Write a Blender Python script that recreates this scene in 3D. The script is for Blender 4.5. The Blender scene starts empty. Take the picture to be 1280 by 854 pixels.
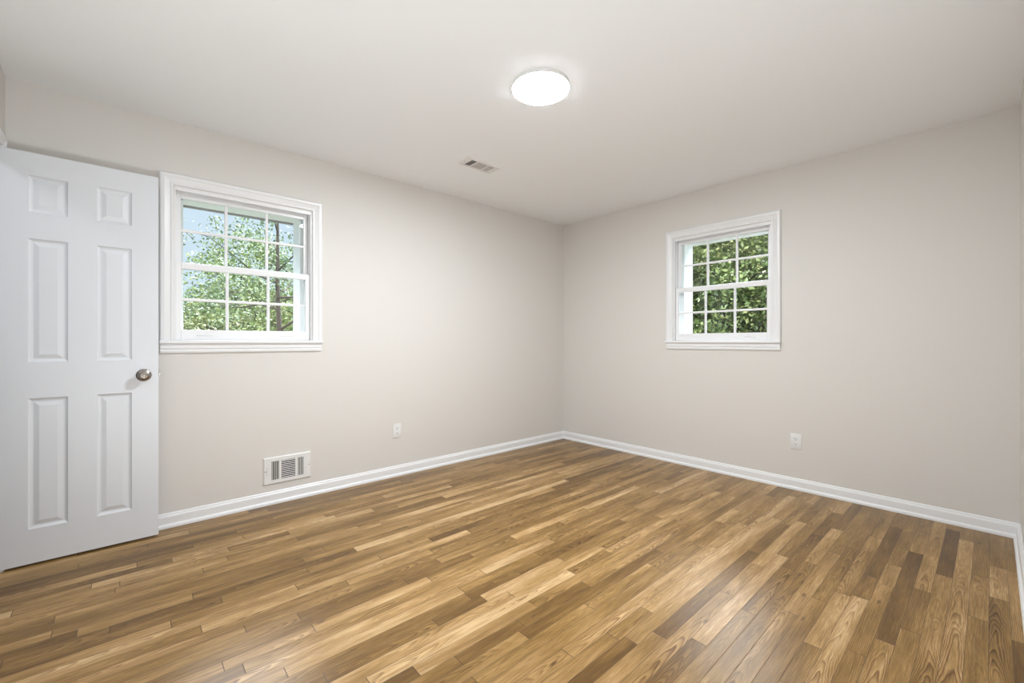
import bpy, bmesh, math, random
import numpy as np
from mathutils import Vector, Matrix
PI = math.pi
S = bpy.context.scene
C = S.collection

# ---------------------------------------------------------------- camera
CAMH, FPX, YAW = 1.11, 538.0, 48.1
cd = bpy.data.cameras.new('camera')
cam = bpy.data.objects.new('camera', cd); C.objects.link(cam)
cam.location = (0, 0, CAMH)
cam.rotation_euler = (PI/2, 0, math.radians(YAW - 90))
cd.sensor_fit = 'HORIZONTAL'; cd.sensor_width = 36; cd.lens = FPX/1280*36
cd.clip_start = 0.02; cd.clip_end = 500
S.camera = cam
S.view_settings.view_transform = 'Standard'
S.view_settings.look = 'None'
S.view_settings.exposure = 0.0
S.view_settings.gamma = 1.0
S.view_settings.use_curve_mapping = False
LED_STRENGTH = 258
HALL_STRENGTH = 40
SKY_LOW, SKY_HIGH = 1.02, 42.0
BOUNCE = 104
SUN = 8.0

# ---------------------------------------------------------------- world and sun
w = bpy.data.worlds.new('sky'); S.world = w; w.use_nodes = True
nt = w.node_tree; N = nt.nodes; L = nt.links
N.clear()
out = N.new('ShaderNodeOutputWorld'); bg = N.new('ShaderNodeBackground')
tc = N.new('ShaderNodeTexCoord'); sx = N.new('ShaderNodeSeparateXYZ')
L.new(tc.outputs['Generated'], sx.inputs[0])
rampc = N.new('ShaderNodeValToRGB')
rampc.color_ramp.elements[0].position = 0.0; rampc.color_ramp.elements[0].color = (0.72, 0.865, 1.0, 1)
rampc.color_ramp.elements[1].position = 0.35; rampc.color_ramp.elements[1].color = (0.68, 0.83, 1.0, 1)
e = rampc.color_ramp.elements.new(0.75); e.color = (1.0, 0.965, 1.0, 1)
# unseen bright band added for the floor glints, part way up the sky, on the side away from the sun
def smooth(src, a, b, lo, hi):
    n = N.new('ShaderNodeMapRange'); n.interpolation_type = 'SMOOTHSTEP'
    n.inputs['From Min'].default_value = a; n.inputs['From Max'].default_value = b
    n.inputs['To Min'].default_value = lo; n.inputs['To Max'].default_value = hi
    L.new(src, n.inputs['Value']); return n.outputs[0]
def wmath(op, a, c):
    n = N.new('ShaderNodeMath'); n.operation = op
    for k, v in enumerate((a, c)):
        if isinstance(v, (int, float)): n.inputs[k].default_value = v
        else: L.new(v, n.inputs[k])
    return n.outputs[0]
side = smooth(wmath('ADD', sx.outputs['X'], sx.outputs['Y']), 0.0, 0.5, 0.0, 1.0)
band = wmath('MULTIPLY', smooth(sx.outputs['Z'], 0.40, 0.62, 0.0, 1.0), smooth(sx.outputs['Z'], 0.74, 0.88, 1.0, 0.0))
strength = wmath('ADD', wmath('MULTIPLY', wmath('MULTIPLY', side, band), SKY_HIGH), SKY_LOW)
L.new(sx.outputs['Z'], rampc.inputs[0]); 
L.new(rampc.outputs[0], bg.inputs[0]); L.new(strength, bg.inputs[1]); L.new(bg.outputs[0], out.inputs[0])

sl = bpy.data.lights.new('sun', 'SUN'); sl.energy = SUN; sl.angle = 0.02; sl.color = (1, 0.95, 0.86)
so = bpy.data.objects.new('sun', sl); C.objects.link(so)
so.rotation_euler = Vector((0.50, 0.42, -0.72)).to_track_quat('-Z', 'Y').to_euler()
so.location = (-10, -10, 15)
# added fill lamp without a fixture, low beside the camera, to brighten the ceiling
fd = bpy.data.lights.new('bounce_fill', 'SPOT'); fd.energy = BOUNCE; fd.spot_size = math.radians(170); fd.spot_blend = 1.0
fd.shadow_soft_size = 0.25; fd.color = (0.93, 0.975, 1.03)
fo = bpy.data.objects.new('bounce_fill', fd); C.objects.link(fo)
fo.location = (0.10, 0.42, 0.42)
fo.rotation_euler = Vector((0.40, 0.50, 0.90)).to_track_quat('-Z', 'Y').to_euler()

# ---------------------------------------------------------------- materials
def mat(name, col, rough=0.5, metal=0.0, spec=0.5, bump=0.0, bscale=80.0, var=0.0):
    m = bpy.data.materials.new(name); m.use_nodes = True
    t = m.node_tree; b = t.nodes['Principled BSDF']
    b.inputs['Base Color'].default_value = (*col, 1)
    b.inputs['Roughness'].default_value = rough; b.inputs['Metallic'].default_value = metal
    b.inputs['Specular IOR Level'].default_value = spec
    if bump or var:
        c = t.nodes.new('ShaderNodeTexCoord'); n = t.nodes.new('ShaderNodeTexNoise')
        n.inputs['Scale'].default_value = bscale; n.inputs['Detail'].default_value = 4
        t.links.new(c.outputs['Object'], n.inputs['Vector'])
        if bump:
            bp = t.nodes.new('ShaderNodeBump'); bp.inputs['Strength'].default_value = bump
            bp.inputs['Distance'].default_value = 0.002
            t.links.new(n.outputs['Fac'], bp.inputs['Height']); t.links.new(bp.outputs[0], b.inputs['Normal'])
        if var:
            mx = t.nodes.new('ShaderNodeMix'); mx.data_type = 'RGBA'
            mx.inputs[6].default_value = (*[x*(1-var) for x in col], 1)
            mx.inputs[7].default_value = (*[min(1, x*(1+var)) for x in col], 1)
            t.links.new(n.outputs['Fac'], mx.inputs[0]); t.links.new(mx.outputs[2], b.inputs['Base Color'])
    return m

M_WALL = mat('greige wall paint', (0.715, 0.69, 0.652), 0.55, bump=0.08, bscale=160)
M_CEIL = mat('ceiling paint', (0.90, 0.915, 0.925), 0.8, bump=0.10, bscale=120)
M_TRIM = mat('white trim paint', (0.84, 0.845, 0.85), 0.32, bump=0.04, bscale=60)
M_DOOR = mat('white door paint', (0.745, 0.765, 0.795), 0.38, bump=0.05, bscale=90)
M_VINYL = mat('white vinyl', (0.86, 0.865, 0.87), 0.3, bump=0.02, bscale=40)
M_PLATE = mat('white plastic plate', (0.80, 0.80, 0.79), 0.35, bump=0.02, bscale=50)
M_ENAMEL = mat('white enamelled steel', (0.80, 0.795, 0.78), 0.4, bump=0.03, bscale=60)
M_VENT = mat('ceiling vent enamel', (0.78, 0.76, 0.74), 0.45, bump=0.03, bscale=60)
M_LOUVER = mat('grey vent louver enamel', (0.56, 0.53, 0.51), 0.5, bump=0.03, bscale=60)
M_DARK = mat('duct shade black', (0.03, 0.027, 0.025), 0.9, var=0.2)  # near-black colour standing for duct shade, reused on the subfloor
M_SLOT = mat('dark slot', (0.05, 0.05, 0.05), 0.7, var=0.2)
M_NICKEL = mat('satin nickel', (0.36, 0.33, 0.30), 0.26, 1.0, bump=0.03, bscale=200)
M_BARK = mat('bark', (0.055, 0.047, 0.04), 0.9, bump=0.8, bscale=14, var=0.4)
M_LAWN = mat('lawn', (0.05, 0.065, 0.035), 0.9, bump=0.5, bscale=3, var=0.5)
M_SOFFIT = mat('grey soffit paint', (0.34, 0.36, 0.37), 0.6, bump=0.05, bscale=30)

def brick_mat():
    m = bpy.data.materials.new('red brick veneer'); m.use_nodes = True
    t = m.node_tree; b = t.nodes['Principled BSDF']; b.inputs['Roughness'].default_value = 0.85
    c = t.nodes.new('ShaderNodeTexCoord'); k = t.nodes.new('ShaderNodeTexBrick')
    mp = t.nodes.new('ShaderNodeMapping'); mp.inputs['Rotation'].default_value = (PI/2, 0, 0)
    k.inputs['Scale'].default_value = 4.5
    k.inputs['Color1'].default_value = (0.28, 0.10, 0.07, 1); k.inputs['Color2'].default_value = (0.20, 0.07, 0.05, 1)
    k.inputs['Mortar'].default_value = (0.45, 0.42, 0.38, 1)
    t.links.new(c.outputs['Object'], mp.inputs[0]); t.links.new(mp.outputs[0], k.inputs['Vector'])
    t.links.new(k.outputs['Color'], b.inputs['Base Color'])
    return m
M_BRICK = brick_mat()

def emit_mat(name, col, strength):
    m = bpy.data.materials.new(name); m.use_nodes = True
    b = m.node_tree.nodes['Principled BSDF']
    b.inputs['Base Color'].default_value = (0.9, 0.9, 0.9, 1)
    b.inputs['Emission Color'].default_value = (*col, 1); b.inputs['Emission Strength'].default_value = strength
    return m
M_LED = emit_mat('lit led diffuser', (0.935, 0.985, 1.04), LED_STRENGTH)
M_HALL = emit_mat('lit hall diffuser', (0.86, 0.93, 1.0), HALL_STRENGTH)

def glass_mat():
    m = bpy.data.materials.new('window glass'); m.use_nodes = True
    t = m.node_tree; t.nodes.clear()
    o = t.nodes.new('ShaderNodeOutputMaterial'); mx = t.nodes.new('ShaderNodeMixShader')
    tr = t.nodes.new('ShaderNodeBsdfTransparent'); tr.inputs[0].default_value = (0.955, 0.975, 0.965, 1)
    gl = t.nodes.new('ShaderNodeBsdfGlossy'); gl.inputs['Roughness'].default_value = 0.0
    fr = t.nodes.new('ShaderNodeFresnel'); fr.inputs['IOR'].default_value = 1.45
    t.links.new(fr.outputs[0], mx.inputs[0]); t.links.new(tr.outputs[0], mx.inputs[1])
    t.links.new(gl.outputs[0], mx.inputs[2]); t.links.new(mx.outputs[0], o.inputs[0])
    return m
M_GLASS = glass_mat()

def leaf_mat(name, c0, c1, c2):
    m = bpy.data.materials.new(name); m.use_nodes = True
    t = m.node_tree; b = t.nodes['Principled BSDF']; b.inputs['Roughness'].default_value = 0.5
    g = t.nodes.new('ShaderNodeNewGeometry'); r = t.nodes.new('ShaderNodeValToRGB')
    r.color_ramp.elements[0].color = (*c0, 1); r.color_ramp.elements[1].color = (*c2, 1)
    e = r.color_ramp.elements.new(0.55); e.color = (*c1, 1)
    t.links.new(g.outputs['Random Per Island'], r.inputs[0]); t.links.new(r.outputs[0], b.inputs['Base Color'])
    tl = t.nodes.new('ShaderNodeBsdfTranslucent'); t.links.new(r.outputs[0], tl.inputs[0])
    mx = t.nodes.new('ShaderNodeMixShader'); mx.inputs[0].default_value = 0.10
    o = t.nodes['Material Output']
    t.links.new(b.outputs[0], mx.inputs[1]); t.links.new(tl.outputs[0], mx.inputs[2]); t.links.new(mx.outputs[0], o.inputs[0])
    return m
M_LEAF_A = leaf_mat('green leaves', (0.057, 0.101, 0.029), (0.137, 0.212, 0.065), (0.264, 0.327, 0.134))
M_LEAF_B = leaf_mat('yellow green leaves', (0.088, 0.127, 0.043), (0.209, 0.261, 0.097), (0.316, 0.340, 0.155))
M_LEAF_C = leaf_mat('blue green leaves', (0.072, 0.127, 0.072), (0.137, 0.221, 0.123), (0.195, 0.282, 0.155))
M_LEAF_D = leaf_mat('dark green leaves', (0.041, 0.073, 0.033), (0.072, 0.123, 0.055), (0.138, 0.196, 0.088))

def floor_mat():
    m = bpy.data.materials.new('oak strip floor'); m.use_nodes = True
    t = m.node_tree; N = t.nodes; L = t.links; b = N['Principled BSDF']
    def math_(op, a, c=None, clamp=False):
        n = N.new('ShaderNodeMath'); n.operation = op; n.use_clamp = clamp
        for i, v in enumerate((a, c)):
            if v is None: continue
            if isinstance(v, (int, float)): n.inputs[i].default_value = v
            else: L.new(v, n.inputs[i])
        return n.outputs[0]
    tone = N.new('ShaderNodeAttribute'); tone.attribute_name = 'tone'
    seed = N.new('ShaderNodeAttribute'); seed.attribute_name = 'seed'
    u1 = N.new('ShaderNodeUVMap'); u1.uv_map = 'near'
    u2 = N.new('ShaderNodeUVMap'); u2.uv_map = 'far'
    s1 = N.new('ShaderNodeSeparateXYZ'); L.new(u1.outputs[0], s1.inputs[0])
    s2 = N.new('ShaderNodeSeparateXYZ'); L.new(u2.outputs[0], s2.inputs[0])
    # grain space: along the board stretched, jumped per board
    sv = math_('MULTIPLY', seed.outputs['Fac'], 71.3)
    cb = N.new('ShaderNodeCombineXYZ')
    L.new(math_('ADD', math_('MULTIPLY', s1.outputs['X'], 1.0), sv), cb.inputs[0])
    L.new(math_('ADD', s1.outputs['Y'], math_('MULTIPLY', seed.outputs['Fac'], 13.7)), cb.inputs[1])
    L.new(sv, cb.inputs[2])
    def noise(scale, stretch, detail=4, dist=0.0, rough=0.6):
        mp = N.new('ShaderNodeMapping'); mp.inputs['Scale'].default_value = stretch
        L.new(cb.outputs[0], mp.inputs[0])
        n = N.new('ShaderNodeTexNoise'); n.inputs['Scale'].default_value = scale
        n.inputs['Detail'].default_value = detail; n.inputs['Distortion'].default_value = dist
        n.inputs['Roughness'].default_value = rough
        L.new(mp.outputs[0], n.inputs['Vector']); return n.outputs['Fac']
    broad = noise(1.0, (2.2, 16, 1), 3)
    fine = noise(1.0, (9, 190, 1), 4, 0.3, 0.75)
    # growth rings: nested arcs on flat-sawn boards, straight lines on the others
    yc = math_('SUBTRACT', s1.outputs['Y'], math_('ADD', 0.012, math_('MULTIPLY', math_('FRACT', math_('MULTIPLY', seed.outputs['Fac'], 37.0)), 0.034)))
    flat = math_('GREATER_THAN', math_('FRACT', math_('MULTIPLY', seed.outputs['Fac'], 91.0)), 0.42)
    wob = noise(1.0, (3.0, 14, 1), 2.5, 0.25, 0.45)
    arcs = math_('ADD', math_('MULTIPLY', math_('MULTIPLY', yc, yc), 4200.0), math_('MULTIPLY', s1.outputs['X'], 9.0))
    arcs = math_('ADD', arcs, math_('MULTIPLY', wob, 9.0))
    strt = math_('ADD', math_('MULTIPLY', s1.outputs['Y'], 190.0), math_('MULTIPLY', wob, 5.0))
    fm = N.new('ShaderNodeMix'); L.new(flat, fm.inputs[0]); L.new(strt, fm.inputs[2]); L.new(arcs, fm.inputs[3])
    fr_ = math_('FRACT', fm.outputs[0])
    ring = math_('MULTIPLY', math_('POWER', fr_, 2.2), math_('MULTIPLY', math_('SUBTRACT', 1.0, fr_), 5.5, True))
    ringmask = noise(1.0, (1.6, 6, 1), 1)
    ringmask = math_('ADD', 0.30, math_('MULTIPLY', math_('SUBTRACT', ringmask, 0.40), 3.5, True))
    ring = math_('MULTIPLY', ring, ringmask)
    # per board base colour
    r = N.new('ShaderNodeValToRGB'); cr = r.color_ramp
    cr.elements[0].position = 0.0; cr.elements[0].color = (0.105, 0.052, 0.013, 1)
    cr.elements[1].position = 1.0; cr.elements[1].color = (0.62, 0.43, 0.22, 1)
    for p, c in ((0.3, (0.185, 0.099, 0.025, 1)), (0.55, (0.290, 0.168, 0.050, 1)), (0.8, (0.45, 0.275, 0.110, 1))):
        e = cr.elements.new(p); e.color = c
    tt = math_('ADD', tone.outputs['Fac'], math_('MULTIPLY', math_('SUBTRACT', broad, 0.5), 1.05))
    tt = math_('ADD', tt, math_('MULTIPLY', math_('SUBTRACT', fine, 0.5), 1.0), True)
    L.new(tt, r.inputs[0])
    mx = N.new('ShaderNodeMix'); mx.data_type = 'RGBA'; mx.blend_type = 'MULTIPLY'
    L.new(math_('MULTIPLY', ring, 1.25, True), mx.inputs[0]); L.new(r.outputs[0], mx.inputs[6])
    mx.inputs[7].default_value = (0.36, 0.27, 0.20, 1)
    # seams
    dy = math_('MINIMUM', s1.outputs['Y'], s2.outputs['Y']); dx = math_('MINIMUM', s1.outputs['X'], s2.outputs['X'])
    d = math_('MINIMUM', math_('ADD', dy, 0.0004), math_('MULTIPLY', dx, 0.8))
    sm = N.new('ShaderNodeMapRange'); sm.inputs['From Min'].default_value = 0.0004; sm.inputs['From Max'].default_value = 0.0016
    L.new(d, sm.inputs['Value'])
    mx2 = N.new('ShaderNodeMix'); mx2.data_type = 'RGBA'
    L.new(sm.outputs[0], mx2.inputs[0]); mx2.inputs[6].default_value = (0.075, 0.040, 0.018, 1)
    L.new(mx.outputs[2], mx2.inputs[7])
    # knots
    kv = N.new('ShaderNodeTexVoronoi'); kv.inputs['Scale'].default_value = 1.0
    mp = N.new('ShaderNodeMapping'); mp.inputs['Scale'].default_value = (3.2, 9, 1); L.new(cb.outputs[0], mp.inputs[0]); L.new(mp.outputs[0], kv.inputs['Vector'])
    kr = N.new('ShaderNodeMapRange'); kr.inputs['From Min'].default_value = 0.03; kr.inputs['From Max'].default_value = 0.085
    kr.inputs['To Min'].default_value = 0.75; kr.inputs['To Max'].default_value = 0.0
    L.new(kv.outputs['Distance'], kr.inputs['Value'])
    mx3 = N.new('ShaderNodeMix'); mx3.data_type = 'RGBA'; L.new(kr.outputs[0], mx3.inputs[0])
    L.new(mx2.outputs[2], mx3.inputs[6]); mx3.inputs[7].default_value = (0.09, 0.045, 0.02, 1)
    L.new(mx3.outputs[2], b.inputs['Base Color'])
    rr = math_('ADD', 0.27, math_('MULTIPLY', fine, 0.10)); L.new(rr, b.inputs['Roughness'])
    b.inputs['Specular IOR Level'].default_value = 0.33
    b.inputs['Coat Weight'].default_value = 0.0; b.inputs['Coat Roughness'].default_value = 0.28
    bp = N.new('ShaderNodeBump'); bp.inputs['Strength'].default_value = 0.35; bp.inputs['Distance'].default_value = 0.0012
    L.new(math_('ADD', sm.outputs[0], math_('MULTIPLY', fine, 0.25)), bp.inputs['Height']); L.new(bp.outputs[0], b.inputs['Normal'])
    return m
M_FLOOR = floor_mat()

# ---------------------------------------------------------------- helpers
def bm_box(bm, lo, hi, bevel=0.0):
    r = bmesh.ops.create_cube(bm, size=1)
    vs = r['verts']
    for v in vs:
        v.co = Vector([lo[i] + (v.co[i] + 0.5)*(hi[i]-lo[i]) for i in range(3)])
    if bevel:
        es = list({e for v in vs for e in v.link_edges})
        bmesh.ops.bevel(bm, geom=es, offset=bevel, segments=2, affect='EDGES', profile=0.5)
def box(lo, hi, bevel=0.0):
    bm = bmesh.new(); bm_box(bm, lo, hi, bevel); return bm
def boxes(lst, bevel=0.0):
    bm = bmesh.new()
    for lo, hi in lst: bm_box(bm, lo, hi, bevel)
    return bm
def bm_lathe(bm, prof, axis='z', n=40, origin=(0, 0, 0)):
    rings = []
    for r, h in prof:
        ring = []
        for k in range(n):
            a = 2*PI*k/n; x, y = r*math.cos(a), r*math.sin(a)
            p = {'z': (x, y, h), 'y': (x, h, y), 'x': (h, x, y)}[axis]
            ring.append(bm.verts.new(Vector(p) + Vector(origin)))
        rings.append(ring)
    for a, b in zip(rings, rings[1:]):
        for k in range(n):
            bm.faces.new((a[k], a[(k+1) % n], b[(k+1) % n], b[k]))
    bm.faces.new(rings[0]); bm.faces.new(rings[-1])
def lathe(prof, axis='z', n=40, origin=(0, 0, 0)):
    bm = bmesh.new(); bm_lathe(bm, prof, axis, n, origin); return bm
def obj(name, bm, m, parent=None, smooth=False):
    bmesh.ops.remove_doubles(bm, verts=bm.verts, dist=1e-6)
    bmesh.ops.recalc_face_normals(bm, faces=bm.faces)
    me = bpy.data.meshes.new(name); bm.to_mesh(me); bm.free()
    me.materials.append(m)
    if smooth:
        for p in me.polygons: p.use_smooth = True
        me.set_sharp_from_angle(angle=math.radians(35))
    o = bpy.data.objects.new(name, me); C.objects.link(o)
    if parent: o.parent = parent
    return o
def tag(o, label, cat, group=None, kind=None):
    o['label'] = label; o['category'] = cat
    if group: o['group'] = group
    if kind: o['kind'] = kind
    return o
def thing(name, label, cat, loc=(0, 0, 0), rotz=0.0, group=None, kind=None):
    o = bpy.data.objects.new(name, None); C.objects.link(o)
    o.empty_display_size = 0.1
    o.location = loc; o.rotation_euler = (0, 0, rotz)
    return tag(o, label, cat, group, kind)

# ---------------------------------------------------------------- room shell
XS, XR, YB, YL, H = -0.448, 3.745, -0.107, 3.290, 2.438   # door wall, right wall, wall behind camera, left wall, ceiling
TW = 0.26                                                  # outside walls with brick veneer
HX0, HY0 = -1.75, 1.15                                     # hall beyond the door
WZ0, WZ1 = 1.100, 2.050                                    # window opening heights
WL = (0.609, 0.785)                                        # left window: centre along x, opening width
WR = (1.549, 0.800)                                        # right window: centre along y, opening width
DY0, DY1, DZ = 2.560, 3.176, 2.052                         # door opening in the door wall

def shell_mat(o, outside_axis):
    pass

# wall_left with window opening; inside skin painted, outside skin brick
def wall_with_hole(name, axis, p0, t, a0, a1, z1, h0, h1, hz0, hz1, label):
    """inner painted layer 0.14 thick, outer brick layer, both around one opening"""
    rects = [(a0, h0, -0.30, z1), (h1, a1, -0.30, z1), (h0, h1, -0.30, hz0), (h0, h1, hz1, z1)]
    res = None
    for k, (d0, d1, m) in enumerate(((0, 0.14, M_WALL), (0.14, t, M_BRICK))):
        bm = bmesh.new()
        for r in rects:
            if axis == 'y': lo, hi = (r[0], p0+d0, r[2]), (r[1], p0+d1, r[3])
            else: lo, hi = (p0+d0, r[0], r[2]), (p0+d1, r[1], r[3])
            bm_box(bm, lo, hi)
        if k == 0:
            res = tag(obj(name, bm, m), label, 'wall', kind='structure')
        else:
            obj('brick_veneer', bm, m, res)
    return res
hl, hr = WL[0]-WL[1]/2, WL[0]+WL[1]/2
wall_with_hole('wall_left', 'y', YL, TW, HX0-0.12, XR+TW, H+0.12, hl, hr, WZ0-0.02, WZ1, 'greige painted wall on the left with the large window and floor level register')
rl, rh = WR[0]-WR[1]/2, WR[0]+WR[1]/2
wall_with_hole('wall_right', 'x', XR, TW, YB-0.12, YL, H+0.12, rl, rh, WZ0-0.02, WZ1, 'greige painted wall on the right with the window looking onto dense trees')
tag(obj('wall_back', box((XS-0.11, YB-0.12, -0.3), (XR, YB, H)), M_WALL), 'greige painted wall along the right edge beside the camera', 'wall', kind='structure')
tag(obj('wall_side', boxes([((XS-0.11, YB, -0.3), (XS, DY0, H)), ((XS-0.11, DY1, -0.3), (XS, YL, H)), ((XS-0.11, DY0, DZ), (XS, DY1, H))]), M_WALL),
    'greige painted wall at the far left edge holding the doorway', 'wall', kind='structure')
tag(obj('wall_hall', boxes([((HX0-0.12, HY0-0.12, -0.3), (HX0, YL, H)), ((HX0, HY0-0.12, -0.3), (XS-0.11, HY0, H))]), M_WALL),
    'greige hall walls beyond the open white door', 'wall', kind='structure')
tag(obj('ceiling', box((HX0-0.12, YB-0.12, H), (XR, YL, H+0.12)), M_CEIL), 'smooth white painted ceiling', 'ceiling', kind='structure')

# floor: one mesh of oak strips, tone and seed stored per strip
PW = 0.0572
FX0, FX1, FY0, FY1 = HX0, XR, YB, YL
def unproj_floor(px, py):
    a = math.radians(YAW); f = Vector((math.cos(a), math.sin(a))); r = Vector((math.sin(a), -math.cos(a)))
    t = CAMH*FPX/(py-427); p = (f + r*((px-640)/FPX))*t
    return p.x, p.y
# boards that stand out in the place: two ends on the floor and a tone
MARKED = [((448, 691), (710, 601), 0.95), ((462, 854), (717, 717), 0.95), ((603, 715), (693, 677), 0.88),
          ((472, 651), (703, 586), 0.80), ((601, 617), (665, 596), 0.22), ((805, 761), (997, 622), 0.86),
          ((944, 706), (999, 652), 0.82), ((1007, 854), (1075, 747), 0.80), ((1061, 745), (1106, 675), 0.62),
          ((215, 700), (420, 646), 0.82), ((690, 610), (790, 576), 0.30), ((1086, 720), (1120, 660), 0.20),
          ((1100, 800), (1140, 690), 0.24), ((510, 730), (590, 695), 0.30), ((540, 775), (600, 745), 0.22),
          ((700, 854), (790, 802), 0.28), ((1180, 720), (1200, 665), 0.15), ((400, 651), (560, 606), 0.78)]
def floor_mesh():
    rng = random.Random(11)
    rows = int(math.ceil((FY1-FY0)/PW)) + 1
    marked = {}
    for a, b, t in MARKED:
        xa, ya = unproj_floor(*a); xb, yb = unproj_floor(*b)
        k = int(((ya+yb)/2 - FY0)/PW)
        marked.setdefault(k, []).append((min(xa, xb), min(max(xa, xb), FX1), t))
    V, F, tone, seed, un, uf = [], [], [], [], [], []
    prev = 0.5
    for k in range(rows):
        y0 = FY0 + k*PW; y1 = min(y0 + PW, FY1)
        if y0 >= FY1: break
        segs = sorted(marked.get(k, []))
        cuts = []; x = FX0
        def fill(x0, x1):
            x = x0 - (rng.uniform(0, 0.5) if x0 == FX0 else 0)
            while x < x1 - 1e-4:
                ln = rng.choice((rng.uniform(0.25, 0.6), rng.uniform(0.45, 1.0), rng.uniform(0.8, 1.7)))
                e = x + ln
                if x1 - e < 0.22: e = x1
                t = min(1, max(0, rng.gauss(0.57, 0.11)))
                q = rng.random()
                if q < 0.05: t = rng.uniform(0.70, 0.82)
                elif q < 0.12: t = rng.uniform(0.26, 0.38)
                cuts.append((max(x, FX0), min(e, x1), t)); x = e
        for (a, b, t) in segs:
            if a > x + 0.02: fill(x, a)
            cuts.append((max(a, x), b, t)); x = max(x, b)
        if x < FX1 - 1e-3: fill(x, FX1)
        for (a, b, t) in cuts:
            if b - a < 1e-4: continue
            i = len(V); V += [(a, y0, 0), (b, y0, 0), (b, y1, 0), (a, y1, 0)]; F.append((i, i+1, i+2, i+3))
            tone.append(t); seed.append(rng.random())
            ln = b - a
            un += [(0, 0), (ln, 0), (ln, PW), (0, PW)]; uf += [(ln, PW), (0, PW), (0, 0), (ln, 0)]
    me = bpy.data.meshes.new('floor'); me.from_pydata(V, [], F)
    for nm, dat in (('tone', tone), ('seed', seed)):
        at = me.attributes.new(nm, 'FLOAT', 'FACE'); at.data.foreach_set('value', dat)
    for nm, dat in (('near', un), ('far', uf)):
        uv = me.uv_layers.new(name=nm); uv.data.foreach_set('uv', [c for p in dat for c in p])
    me.materials.append(M_FLOOR)
    o = bpy.data.objects.new('floor', me); C.objects.link(o); return o
fl = floor_mesh()
tag(fl, 'glossy oak strip floor in mixed honey and brown boards', 'floor', kind='structure')
tag(obj('floor_slab', box((HX0-0.12, YB-0.12, -0.30), (XR, YL, -0.004)), M_DARK), 'subfloor under the oak boards', 'floor', kind='structure')

# baseboards, profile (distance from wall, height), mitred in the corners
BP = [(0, 0), (0.026, 0), (0.026, 0.010), (0.023, 0.017), (0.016, 0.022), (0.0145, 0.024), (0.0145, 0.062), (0.013, 0.068), (0.009, 0.073), (0.008, 0.080), (0.004, 0.085), (0, 0.085)]
def baseboard(name, p0, p1, inward, m0, m1, label):
    """from p0 to p1 along the wall; inward = unit vector into the room; m0/m1: mitre factor at each end"""
    p0, p1, n = Vector(p0), Vector(p1), Vector(inward); d = (p1-p0).normalized()
    bm = bmesh.new()
    A = [bm.verts.new((*(p0 + n*q + d*(q*m0)), h)) for q, h in BP]
    B = [bm.verts.new((*(p1 + n*q - d*(q*m1)), h)) for q, h in BP]
    for i in range(len(BP)):
        j = (i+1) % len(BP); bm.faces.new((A[i], A[j], B[j], B[i]))
    bm.faces.new(A); bm.faces.new(B)
    tag(obj(name, bm, M_TRIM), label, 'baseboard', kind='structure')
baseboard('baseboard_left', (XS, YL), (XR, YL), (0, -1), 1, 1, 'white baseboard with shoe moulding along the left wall')
baseboard('baseboard_right', (XR, YB), (XR, YL), (-1, 0), 1, 1, 'white baseboard with shoe moulding along the right wall')
baseboard('baseboard_back', (XS, YB), (XR, YB), (0, 1), 1, 1, 'white baseboard end at the right edge of the picture')
baseboard('baseboard_side', (XS, YB), (XS, DY0-0.075), (1, 0), 1, 0, 'white baseboard along the doorway wall')

# swept casing: profile (offset from inner edge outward, projection into room)
CP = [(0.004, 0.0), (0.004, 0.010), (0.008, 0.013), (0.014, 0.013), (0.019, 0.010), (0.030, 0.0125), (0.044, 0.0165), (0.048, 0.0205), (0.062, 0.0205), (0.068, 0.017), (0.070, 0.012), (0.070, 0.0)]
def casing_bm(xa, xb, z0, z1, k_=1.0):
    """three sided casing round an opening xa..xb, z0..z1; room side is -y, wall face y=0"""
    bm = bmesh.new(); paths = []
    for q, d in [(q*k_, d*k_) for q, d in CP]:
        paths.append([bm.verts.new(p) for p in ((xa-q, -d, z0), (xa-q, -d, z1+q), (xb+q, -d, z1+q), (xb+q, -d, z0))])
    n = len(CP)
    for i in range(n):
        j = (i+1) % n
        for k in range(3):
            bm.faces.new((paths[i][k], paths[i][k+1], paths[j][k+1], paths[j][k]))
    bm.faces.new([p[0] for p in paths]); bm.faces.new([p[3] for p in paths])
    return bm

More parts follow.
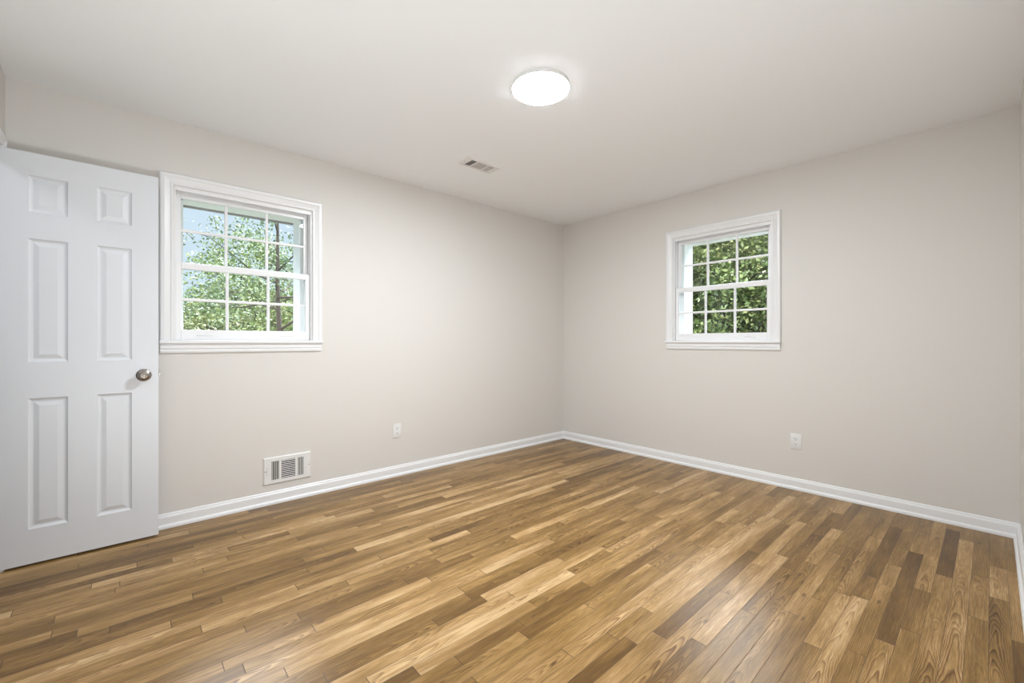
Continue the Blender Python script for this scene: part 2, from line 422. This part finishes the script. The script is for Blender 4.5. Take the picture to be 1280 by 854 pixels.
# ---------------------------------------------------------------- windows
def frame_bm(x0, x1, z0, z1, wl, wr, wb, wt, y0, y1, bevel=0.003):
    return boxes([((x0, y0, z0), (x0+wl, y1, z1)), ((x1-wr, y0, z0), (x1, y1, z1)),
                  ((x0+wl, y0, z0), (x1-wr, y1, z0+wb)), ((x0+wl, y0, z1-wt), (x1-wr, y1, z1))], bevel)
def muntins(gx0, gx1, gz0, gz1, y0, y1, wd=0.017):
    bm = bmesh.new()
    for k in (1, 2):
        x = gx0 + (gx1-gx0)*k/3; bm_box(bm, (x-wd/2, y0, gz0), (x+wd/2, y1, gz1), 0.003)
    z = (gz0+gz1)/2; bm_box(bm, (gx0, y0+0.0005, z-wd/2), (gx1, y1-0.0005, z+wd/2), 0.003)
    return bm
def window(n, label, loc, rotz, wid):
    """local: x along the wall (right seen from the room), y out through the wall, z up (world heights)"""
    t = thing('window_%d' % n, label, 'window', loc, rotz, kind='structure')
    a = wid/2; zs, zt = 1.117, WZ1
    obj('window_casing', casing_bm(-a, a, zs, zt), M_TRIM, t)
    obj('window_stool', boxes([((-a-0.072, -0.034, zs-0.019), (a+0.072, 0.0, zs)), ((-a+0.001, 0.0, zs-0.019), (a-0.001, 0.03, zs))], 0.004), M_TRIM, t)
    bm = bmesh.new()
    pr = [(0, 0), (0.017, 0), (0.017, -0.030), (0.011, -0.034), (0.011, -0.040), (0.015, -0.044), (0.012, -0.056), (0, -0.056)]
    A = [bm.verts.new((-a-0.066, -d, zs-0.019+h)) for d, h in pr]; B = [bm.verts.new((a+0.066, -d, zs-0.019+h)) for d, h in pr]
    for i in range(len(pr)):
        j = (i+1) % len(pr); bm.faces.new((A[i], A[j], B[j], B[i]))
    bm.faces.new(A); bm.faces.new(B)
    obj('window_apron', bm, M_TRIM, t)
    # jamb liner right through the wall, narrower at the outside
    e = a - 0.052
    jl = [((-a, 0.0, zs-0.019), (-a+0.003, 0.115, zt)), ((a-0.003, 0.0, zs-0.019), (a, 0.115, zt)),
          ((-a, 0.0, zt-0.006), (a, 0.115, zt)), ((-a, 0.03, zs-0.019), (a, 0.115, zs-0.004)),
          ((-a, 0.100, zs-0.019), (-e, TW+0.004, zt)), ((e, 0.100, zs-0.019), (a, TW+0.004, zt)),
          ((-e, 0.100, 2.012), (e, TW+0.004, zt)), ((-e, 0.100, zs-0.019), (e, TW+0.03, zs+0.030))]
    obj('window_jamb', boxes(jl), M_VINYL, t)
    # parting beads and balance tracks
    obj('sash_track', boxes([((-a+0.003, 0.004, zs), (-a+0.007, 0.018, zt-0.006)), ((a-0.007, 0.004, zs), (a-0.003, 0.018, zt-0.006)),
                             ((-a+0.003, 0.047, zs), (-a+0.008, 0.060, zt-0.006)), ((a-0.008, 0.047, zs), (a-0.003, 0.060, zt-0.006)),
                             ((-a+0.007, 0.004, zt-0.022), (a-0.007, 0.020, zt-0.006))]), M_VINYL, t)
    s = a - 0.0035; st = s - (a - 0.036)
    # upper sash in the outer track
    us = obj('upper_sash', frame_bm(-s+0.005, s-0.005, 1.566, 2.043, st-0.005+0.001, st-0.005+0.001, 0.038, 0.045, 0.061, 0.092), M_VINYL, t)
    g = a - 0.036
    obj('muntin', muntins(-g, g, 1.604, 1.998, 0.066, 0.082), M_VINYL, us)
    obj('window_pane', box((-g-0.002, 0.073, 1.602), (g+0.002, 0.0745, 2.000)), M_GLASS, us)
    # lower sash in the inner track
    ls = obj('lower_sash', frame_bm(-s+0.004, s-0.004, zs+0.001, 1.592, st-0.004, st-0.004, 0.064, 0.037, 0.019, 0.046), M_VINYL, t)
    obj('muntin', muntins(-g, g, 1.182, 1.555, 0.023, 0.039), M_VINYL, ls)
    obj('window_pane', box((-g-0.002, 0.031, 1.180), (g+0.002, 0.0325, 1.557)), M_GLASS, ls)
    for x in (-0.60*a, 0.60*a):
        obj('finger_lift', box((x-0.045, 0.012, 1.146), (x+0.045, 0.0188, 1.152), 0.002), M_VINYL, ls)
    for x in (-a+0.03, a-0.03):
        obj('tilt_latch', box((x-0.016, 0.022, 1.5915), (x+0.016, 0.040, 1.597), 0.002), M_VINYL, ls)
    return t
window(1, 'white double hung window with twelve panes above the left wall register', (WL[0], YL, 0), 0.0, WL[1])
window(2, 'smaller looking white double hung window centred on the right wall', (XR, WR[0], 0), -PI/2, WR[1])

# eave outside the left window
tag(obj('trim_1', boxes([((-3, YL+TW, 2.11), (6, 3.985, 2.135)), ((-3, 3.96, 2.10), (6, 3.985, 2.30))]), M_SOFFIT),
    'grey roof eave seen across the top of the left window panes', 'eave', kind='structure')

# ---------------------------------------------------------------- door
def door():
    W, TH, Z0, Z1 = 0.610, 0.035, 0.012, 2.044
    t = thing('door_1', 'white six panel door standing open in front of the left wall', 'door', (-0.471, 3.170, 0), 0.0, kind='structure')
    cols = [(0.112, 0.250), (0.356, 0.496)]
    rws = [(0.182, 0.828), (1.008, 1.620), (1.748, 1.932)]
    bm = bmesh.new()
    xs = [0, cols[0][0], cols[0][1], cols[1][0], cols[1][1], W]; zs = [Z0, rws[0][0], rws[0][1], rws[1][0], rws[1][1], rws[2][0], rws[2][1], Z1]
    prof = [(0.0, 0.0), (0.004, 0.0045), (0.011, 0.0085), (0.017, 0.0090), (0.036, 0.0030), (0.038, 0.0026)]
    for y, s in ((0.0, 1), (TH, -1)):
        for i in range(5):
            for j in range(7):
                x0, x1, z0, z1 = xs[i], xs[i+1], zs[j], zs[j+1]
                if i in (1, 3) and j in (1, 3, 5):
                    loops = []
                    for q, d in prof:
                        loops.append([bm.verts.new(p) for p in ((x0+q, y+s*d, z0+q), (x1-q, y+s*d, z0+q), (x1-q, y+s*d, z1-q), (x0+q, y+s*d, z1-q))])
                    for A, B in zip(loops, loops[1:]):
                        for k in range(4): bm.faces.new((A[k], A[(k+1) % 4], B[(k+1) % 4], B[k]))
                    bm.faces.new(loops[-1])
                else:
                    bm.faces.new([bm.verts.new(p) for p in ((x0, y, z0), (x1, y, z0), (x1, y, z1), (x0, y, z1))])
    for q in (((0, Z0), (W, Z0)), ((W, Z0), (W, Z1)), ((W, Z1), (0, Z1)), ((0, Z1), (0, Z0))):
        (xa, za), (xb, zb) = q
        nx = [v for v in xs if min(xa, xb) <= v <= max(xa, xb)] if za == zb else [xa]
        nz = [v for v in zs if min(za, zb) <= v <= max(za, zb)] if xa == xb else [za]
        pts = [(x, z) for x in nx for z in nz]
        for (p, r) in zip(pts, pts[1:]):
            bm.faces.new([bm.verts.new(c) for c in ((p[0], 0, p[1]), (r[0], 0, r[1]), (r[0], TH, r[1]), (p[0], TH, p[1]))])
    obj('door_panel', bm, M_DOOR, t)
    kx, kz = 0.546, 0.922
    for s, y in ((-1, 0.0), (1, TH)):
        P = [(0.0, 0), (0.034, 0), (0.034, 0.003), (0.031, 0.006), (0.022, 0.008), (0.014, 0.010), (0.0125, 0.016), (0.0125, 0.026), (0.017, 0.031),
             (0.0235, 0.036), (0.0275, 0.043), (0.0285, 0.049), (0.0265, 0.055), (0.021, 0.059), (0.0125, 0.0605), (0.0115, 0.0595), (0.009, 0.0595), (0.006, 0.061), (0.0005, 0.061)]
        kb = obj('door_knob', lathe([(max(r, 0.0003), s*h) for r, h in P], 'y', 48, (kx, y, kz)), M_NICKEL, t, smooth=True)
        kb['label'] = 'round satin nickel door knob'
    lp = obj('latch_plate', box((W-0.0005, 0.006, kz-0.028), (W+0.0012, TH-0.006, kz+0.028), 0.0005), M_NICKEL, t)
    obj('latch_bolt', box((W+0.0012, 0.011, kz-0.008), (W+0.010, 0.024, kz+0.008), 0.002), M_NICKEL, lp)
    for z in (0.25, 1.03, 1.84):
        h = obj('door_hinge', lathe([(0.0065, z-0.045), (0.0065, z+0.045)], 'z', 16, (-0.008, -0.002, 0)), M_NICKEL, t, smooth=True)
    return t
door()
# doorway casing and jamb on the door wall
t = thing('trim_2', 'white doorway casing at the far left edge behind the open door', 'door casing', (XS, (DY0+DY1)/2, 0), PI/2, kind='structure')
hw = (DY1-DY0)/2
obj('door_casing', casing_bm(-hw, hw, 0.0, DZ, 0.75), M_TRIM, t)
obj('door_jamb', boxes([((-hw, 0, 0), (-hw+0.004, 0.11, DZ)), ((hw-0.004, 0, 0), (hw, 0.11, DZ)), ((-hw, 0, DZ-0.004), (hw, 0.11, DZ))]), M_TRIM, t)

# ---------------------------------------------------------------- ceiling light, hall light
def ceiling_light(label, x, y, R, m):
    t = thing('ceiling_light', label, 'light', (x, y, H))
    bm = bmesh.new(); P = [(R-0.012, 0), (R, 0), (R, -0.021), (R-0.001, -0.022), (R-0.003, -0.022), (R-0.012, -0.012)]
    rr = [[bm.verts.new((r*math.cos(2*PI*k/72), r*math.sin(2*PI*k/72), h)) for k in range(72)] for r, h in P]
    for i in range(6):
        for k in range(72): bm.faces.new((rr[i][k], rr[i][(k+1) % 72], rr[(i+1) % 6][(k+1) % 72], rr[(i+1) % 6][k]))
    obj('trim_ring', bm, M_ENAMEL, t, smooth=True)
    obj('light_diffuser', lathe([(R-0.014, -0.004), (R-0.0125, -0.013), (R-0.0035, -0.0222), (R-0.0012, -0.0222), (R-0.0012, -0.0224), (R-0.010, -0.0238), (R-0.05, -0.0260), (R*0.4, -0.0285), (0.001, -0.029)], 'z', 72), m, t, smooth=True)
ceiling_light('round glowing flush light disc on the ceiling', 1.600, 1.560, 0.148, M_LED)
ceiling_light('round hall ceiling light beyond the doorway', -1.08, 2.62, 0.12, M_HALL)

# ---------------------------------------------------------------- registers
def register(name, label, loc, rot, W, Hh, margin_x, margin_z, bays, m, lever=True, lip=0.010, depth=0.007, thick=(0.0006, 0.0006), lm=None):
    """local x along, z up, front towards -y; bays: (x0, x1, 'v'/'h', count, tilt)"""
    t = thing(name, label, 'air vent', loc); t.rotation_euler = rot
    a, b = W/2, Hh/2
    # face plate: sloped rim then flat frame with bay openings
    x_in0, x_in1, z_in = -a+margin_x, a-margin_x, b-margin_z
    bm = bmesh.new()
    rim = [(0, 0), (0.0, -0.002), (0.007, -lip), ]
    loops = [[bm.verts.new(p) for p in ((-a+q, y, -b+q), (a-q, y, -b+q), (a-q, y, b-q), (-a+q, y, b-q))] for q, y in rim]
    for A, B in zip(loops, loops[1:]):
        for k in range(4): bm.faces.new((A[k], A[(k+1) % 4], B[(k+1) % 4], B[k]))
    bar = []
    q = 0.007
    bar.append(((-a+q, -lip, -b+q), (a-q, -lip+0.0015, -z_in))); bar.append(((-a+q, -lip, z_in), (a-q, -lip+0.0015, b-q)))
    xs = [-a+q] + [v for bb in bays for v in (bb[0], bb[1])] + [a-q]
    for i in range(0, len(xs), 2): bar.append(((xs[i], -lip, -z_in), (xs[i+1], -lip+0.0015, z_in)))
    for lo, hi in bar: bm_box(bm, lo, hi)
    obj('face_plate', bm, m, t)
    obj('duct_shade', box((x_in0-0.004, -0.0015, -z_in-0.004), (x_in1+0.004, -0.0005, z_in+0.004)), M_DARK, t)  # flat dark sheet on the surface, painted as the shade inside the duct
    for (x0, x1, k, cnt, tl) in bays:
        for i in range(cnt):
            f = (i+0.5)/cnt
            hh = thick[0] if k == 'v' else thick[1]; bm = box((-hh, -depth/2, -0.5), (hh, depth/2, 0.5))
            R_ = Matrix.Rotation(tl, 4, 'Z')
            if k == 'v':
                x = x0 + (x1-x0)*f
                M_ = Matrix.Translation((x, -lip/2-0.0005, 0)) @ R_ @ Matrix.Diagonal((1, 1, 2*z_in, 1))
            else:
                z = -z_in + 2*z_in*f
                M_ = Matrix.Translation(((x0+x1)/2, -lip/2-0.0005, z)) @ Matrix.Rotation(PI/2, 4, 'Y') @ R_ @ Matrix.Diagonal((1, 1, (x1-x0), 1))
            bm.transform(M_)
            obj('louver', bm, lm or m, t)
    for x in (-a+0.013, a-0.013):
        obj('screw', lathe([(0.0003, -lip-0.0012), (0.0032, -lip-0.001), (0.0038, -lip+0.0004)], 'y', 16, (x, 0, 0)), M_NICKEL, t, smooth=True)
    if lever:
        obj('damper_lever', box((-a+0.022, -lip-0.006, -0.028), (-a+0.026, -lip+0.001, 0.028), 0.001), m, t)
    return t
register('wall_register', 'white steel air register low on the left wall below the window', (0.842, YL, 0.226), (0, 0, 0), 0.304, 0.186, 0.050, 0.030,
         [(-0.102, -0.056, 'v', 4, 0.35), (-0.042, 0.048, 'h', 10, -0.30), (0.062, 0.102, 'v', 5, -0.45)], M_ENAMEL, thick=(0.0017, 0.0024), depth=0.005)
register('ceiling_vent', 'small rectangular white air vent on the ceiling near the left wall', (1.982, 2.572, H), (PI/2, 0, 0), 0.300, 0.152, 0.04, 0.026,
         [(-0.108, -0.062, 'v', 6, -0.75), (-0.048, 0.040, 'h', 11, 0.85), (0.054, 0.104, 'v', 6, 0.80)], M_VENT, lever=False, lip=0.009, depth=0.0085, lm=M_LOUVER)

# ---------------------------------------------------------------- outlets
def outlet(label, loc, rotz):
    t = thing('electrical_outlet', label, 'outlet', loc, rotz, 'duplex wall outlets')
    obj('cover_plate', box((-0.036, -0.006, -0.0585), (0.036, 0.0, 0.0585), 0.003), M_PLATE, t, smooth=True)
    for z in (0.0195, -0.0195):
        r = obj('receptacle', box((-0.0165, -0.0078, z-0.0140), (0.0165, -0.0055, z+0.0140), 0.0009), M_PLATE, t)
        for x, hh in ((-0.0063, 0.0045), (0.0063, 0.0036)):
            obj('slot', box((x-0.0011, -0.0082, z+0.003-hh), (x+0.0011, -0.0077, z+0.003+hh)), M_SLOT, r)
        obj('ground_hole', lathe([(0.0026, -0.0077), (0.0026, -0.0082)], 'y', 16, (0, 0, z-0.0075)), M_SLOT, r)
    obj('screw', lathe([(0.0003, -0.0074), (0.0025, -0.0070), (0.003, -0.0058)], 'y', 14, (0, 0, 0)), M_PLATE, t, smooth=True)
outlet('white duplex outlet on the left wall right of the register', (1.671, YL, 0.372), 0.0)
outlet('white duplex outlet below the window on the right wall', (XR, 0.980, 0.360), -PI/2)

# ---------------------------------------------------------------- outside
GZ = -0.7
tag(obj('ground', box((-30, -30, GZ-0.2), (60, 60, GZ)), M_LAWN), 'lawn around the house', 'ground', kind='structure')

def tube(bm, pts, rad, n=7):
    rings = []
    for i, p in enumerate(pts):
        d = (pts[min(i+1, len(pts)-1)] - pts[max(i-1, 0)]).normalized()
        u = d.orthogonal().normalized(); v = d.cross(u)
        rings.append([bm.verts.new(p + (u*math.cos(2*PI*k/n) + v*math.sin(2*PI*k/n))*rad[i]) for k in range(n)])
    for a, b in zip(rings, rings[1:]):
        for k in range(n): bm.faces.new((a[k], a[(k+1) % n], b[(k+1) % n], b[k]))
    bm.faces.new(rings[0]); bm.faces.new(rings[-1])
def leaves_mesh(name, centres, size, m, rng):
    k = len(centres); c = np.array(centres)
    a = rng.normal(size=(k, 3)); a /= np.linalg.norm(a, axis=1)[:, None]
    b = rng.normal(size=(k, 3)); b -= (a*b).sum(1)[:, None]*a; b /= np.linalg.norm(b, axis=1)[:, None]
    s = size*rng.uniform(0.6, 1.3, size=(k, 1))
    nrm = np.cross(a, b)
    v = np.stack([c - a*s*0.5, c + b*s*0.28 + nrm*s*0.06, c + a*s*0.55, c - b*s*0.28 + nrm*s*0.06], 1).reshape(-1, 3)
    me = bpy.data.meshes.new(name); me.from_pydata(v.tolist(), [], np.arange(4*k).reshape(-1, 4).tolist())
    me.materials.append(m); return me
def tree(name, label, cat, base, height, crown_r, crown_z0, leafs, size, m, seed, group=None, lean=(0, 0), trunk_r=0.14, limbs=9, spread=0.55):
    rng = np.random.default_rng(seed)
    t = thing(name, label, cat, base, 0.0, group)
    bm = bmesh.new()
    top = Vector((lean[0], lean[1], height*0.93))
    tp = [Vector((lean[0]*f + 0.08*math.sin(5*f+seed), lean[1]*f + 0.08*math.cos(4*f+seed), height*0.93*f)) for f in np.linspace(0, 1, 9)]
    tube(bm, tp, [trunk_r*(1.25-1.1*f) for f in np.linspace(0, 1, 9)])
    tips = []
    for i in range(limbs):
        f = crown_z0/height + (0.92-crown_z0/height)*(i+0.5)/limbs*0.92
        k = f*8/0.93; i0 = min(7, int(k)); p = tp[i0].lerp(tp[i0+1], min(1, k-i0))
        az = i*2.4 + rng.uniform(-0.5, 0.5)
        taper = math.sqrt(max(0.12, 1 - ((f-0.45)/0.62)**2))
        ln = crown_r*taper*rng.uniform(0.8, 1.1)
        d = Vector((math.cos(az), math.sin(az), spread*rng.uniform(0.4, 1.2)))
        q = [p + d*ln*g + Vector((0, 0, 0.10*ln*math.sin(g*5+i))) for g in (0, 0.25, 0.5, 0.75, 1)]
        r0 = trunk_r*(1.15-f)*0.6
        tube(bm, q, [r0, r0*0.75, r0*0.5, r0*0.3, r0*0.1], 6)
        tips += [(q[2], ln*0.34), (q[3], ln*0.36), (q[4], ln*0.32)]
        for s_ in range(4):
            g = rng.uniform(0.3, 0.95); p2 = p + d*ln*g
            d2 = Vector(rng.normal(size=3)).normalized() + d*0.6; l2 = ln*rng.uniform(0.3, 0.5)
            q2 = [p2, p2 + d2*l2*0.5, p2 + d2*l2]
            tube(bm, q2, [r0*0.35, r0*0.22, r0*0.05], 5)
            tips += [(q2[1], l2*0.5), (q2[2], l2*0.5)]
    obj('trunk', bm, M_BARK, t, smooth=True)
    cen = []
    per = max(1, leafs//len(tips))
    for p, r in tips:
        sub = rng.normal(size=(5, 3))*r*0.55 + np.array(p)
        idx = rng.integers(0, 5, size=per)
        cen.append(sub[idx] + rng.normal(size=(per, 3))*r*0.28)
    cen = np.concatenate(cen)
    cen = cen[cen[:, 2] > 0.05]
    me = leaves_mesh('foliage', cen, size, m, rng)
    o = bpy.data.objects.new('foliage', me); C.objects.link(o); o.parent = t
    return t
def ray(px, depth):
    a = math.radians(YAW); f = Vector((math.cos(a), math.sin(a))); r = Vector((math.sin(a), -math.cos(a)))
    p = (f + r*((px-640)/FPX))*depth; return p.x, p.y
def at(px, depth): return (*ray(px, depth), GZ)

# left window: one open tree on the right of the view, a leafy bank behind
tree('oak_tree', 'open branching tree against the sky in the right panes of the left window', 'tree', at(362, 9.0), 6.0, 1.7, 1.9, 2800, 0.075, M_LEAF_C, 3, lean=(-0.3, 0.1), trunk_r=0.06, limbs=12, spread=0.35)
tree('leafy_tree', 'blue green tree in the lower left panes of the left window', 'tree', at(228, 15.0), 3.4, 2.3, 0.4, 16000, 0.11, M_LEAF_C, 5, limbs=14, spread=0.3)
tree('leafy_tree', 'yellow green tree in the bottom middle pane of the left window', 'tree', at(283, 12.5), 2.6, 2.0, 0.2, 15000, 0.10, M_LEAF_B, 6, limbs=14, spread=0.2)
tree('leafy_tree', 'bright green tree low behind the branching trunk in the left window', 'tree', at(345, 13.5), 3.5, 2.3, 0.2, 15000, 0.10, M_LEAF_A, 7, limbs=14, spread=0.3)
tree('leafy_tree', 'tall green tree behind the branches in the right panes of the left window', 'tree', at(378, 17.5), 6.0, 2.6, 1.0, 15000, 0.12, M_LEAF_A, 8, limbs=16, spread=0.4)
BANK = 'trees of the bank behind the left window view'
for i, (px, d, h, r, m, lb) in enumerate([(250, 20, 3.9, 2.8, M_LEAF_D, 'dark green tree far behind the lower sash of the left window'),
                                          (318, 21, 4.4, 2.8, M_LEAF_C, 'green tree far behind the middle panes of the left window')]):
    tree('distant_tree', lb, 'tree', at(px, d), h, r, 0.2, 12000, 0.13, m, 20+i, BANK, limbs=12, spread=0.3)
# right window: a dense wall of trees
RW = [(908, 9.5, 4.9, 2.2, M_LEAF_A, 'green tree in the middle panes of the right window'),
      (866, 11.0, 5.2, 2.3, M_LEAF_B, 'yellow green tree in the left panes of the right window'),
      (952, 10.5, 5.2, 2.3, M_LEAF_A, 'bright green tree in the right panes of the right window'),
      (880, 15.5, 6.2, 3.0, M_LEAF_D, 'dark tall tree behind the left panes of the right window'),
      (938, 16.0, 6.2, 3.0, M_LEAF_A, 'tall green tree behind the right panes of the right window')]
for i, (px, d, h, r, m, lb) in enumerate(RW):
    tree('forest_tree', lb, 'tree', at(px, d), h, r, 0.15, 26000, 0.105 if d < 12 else 0.14, m, 40+i, 'dense trees beyond the right window', trunk_r=0.09, limbs=20)
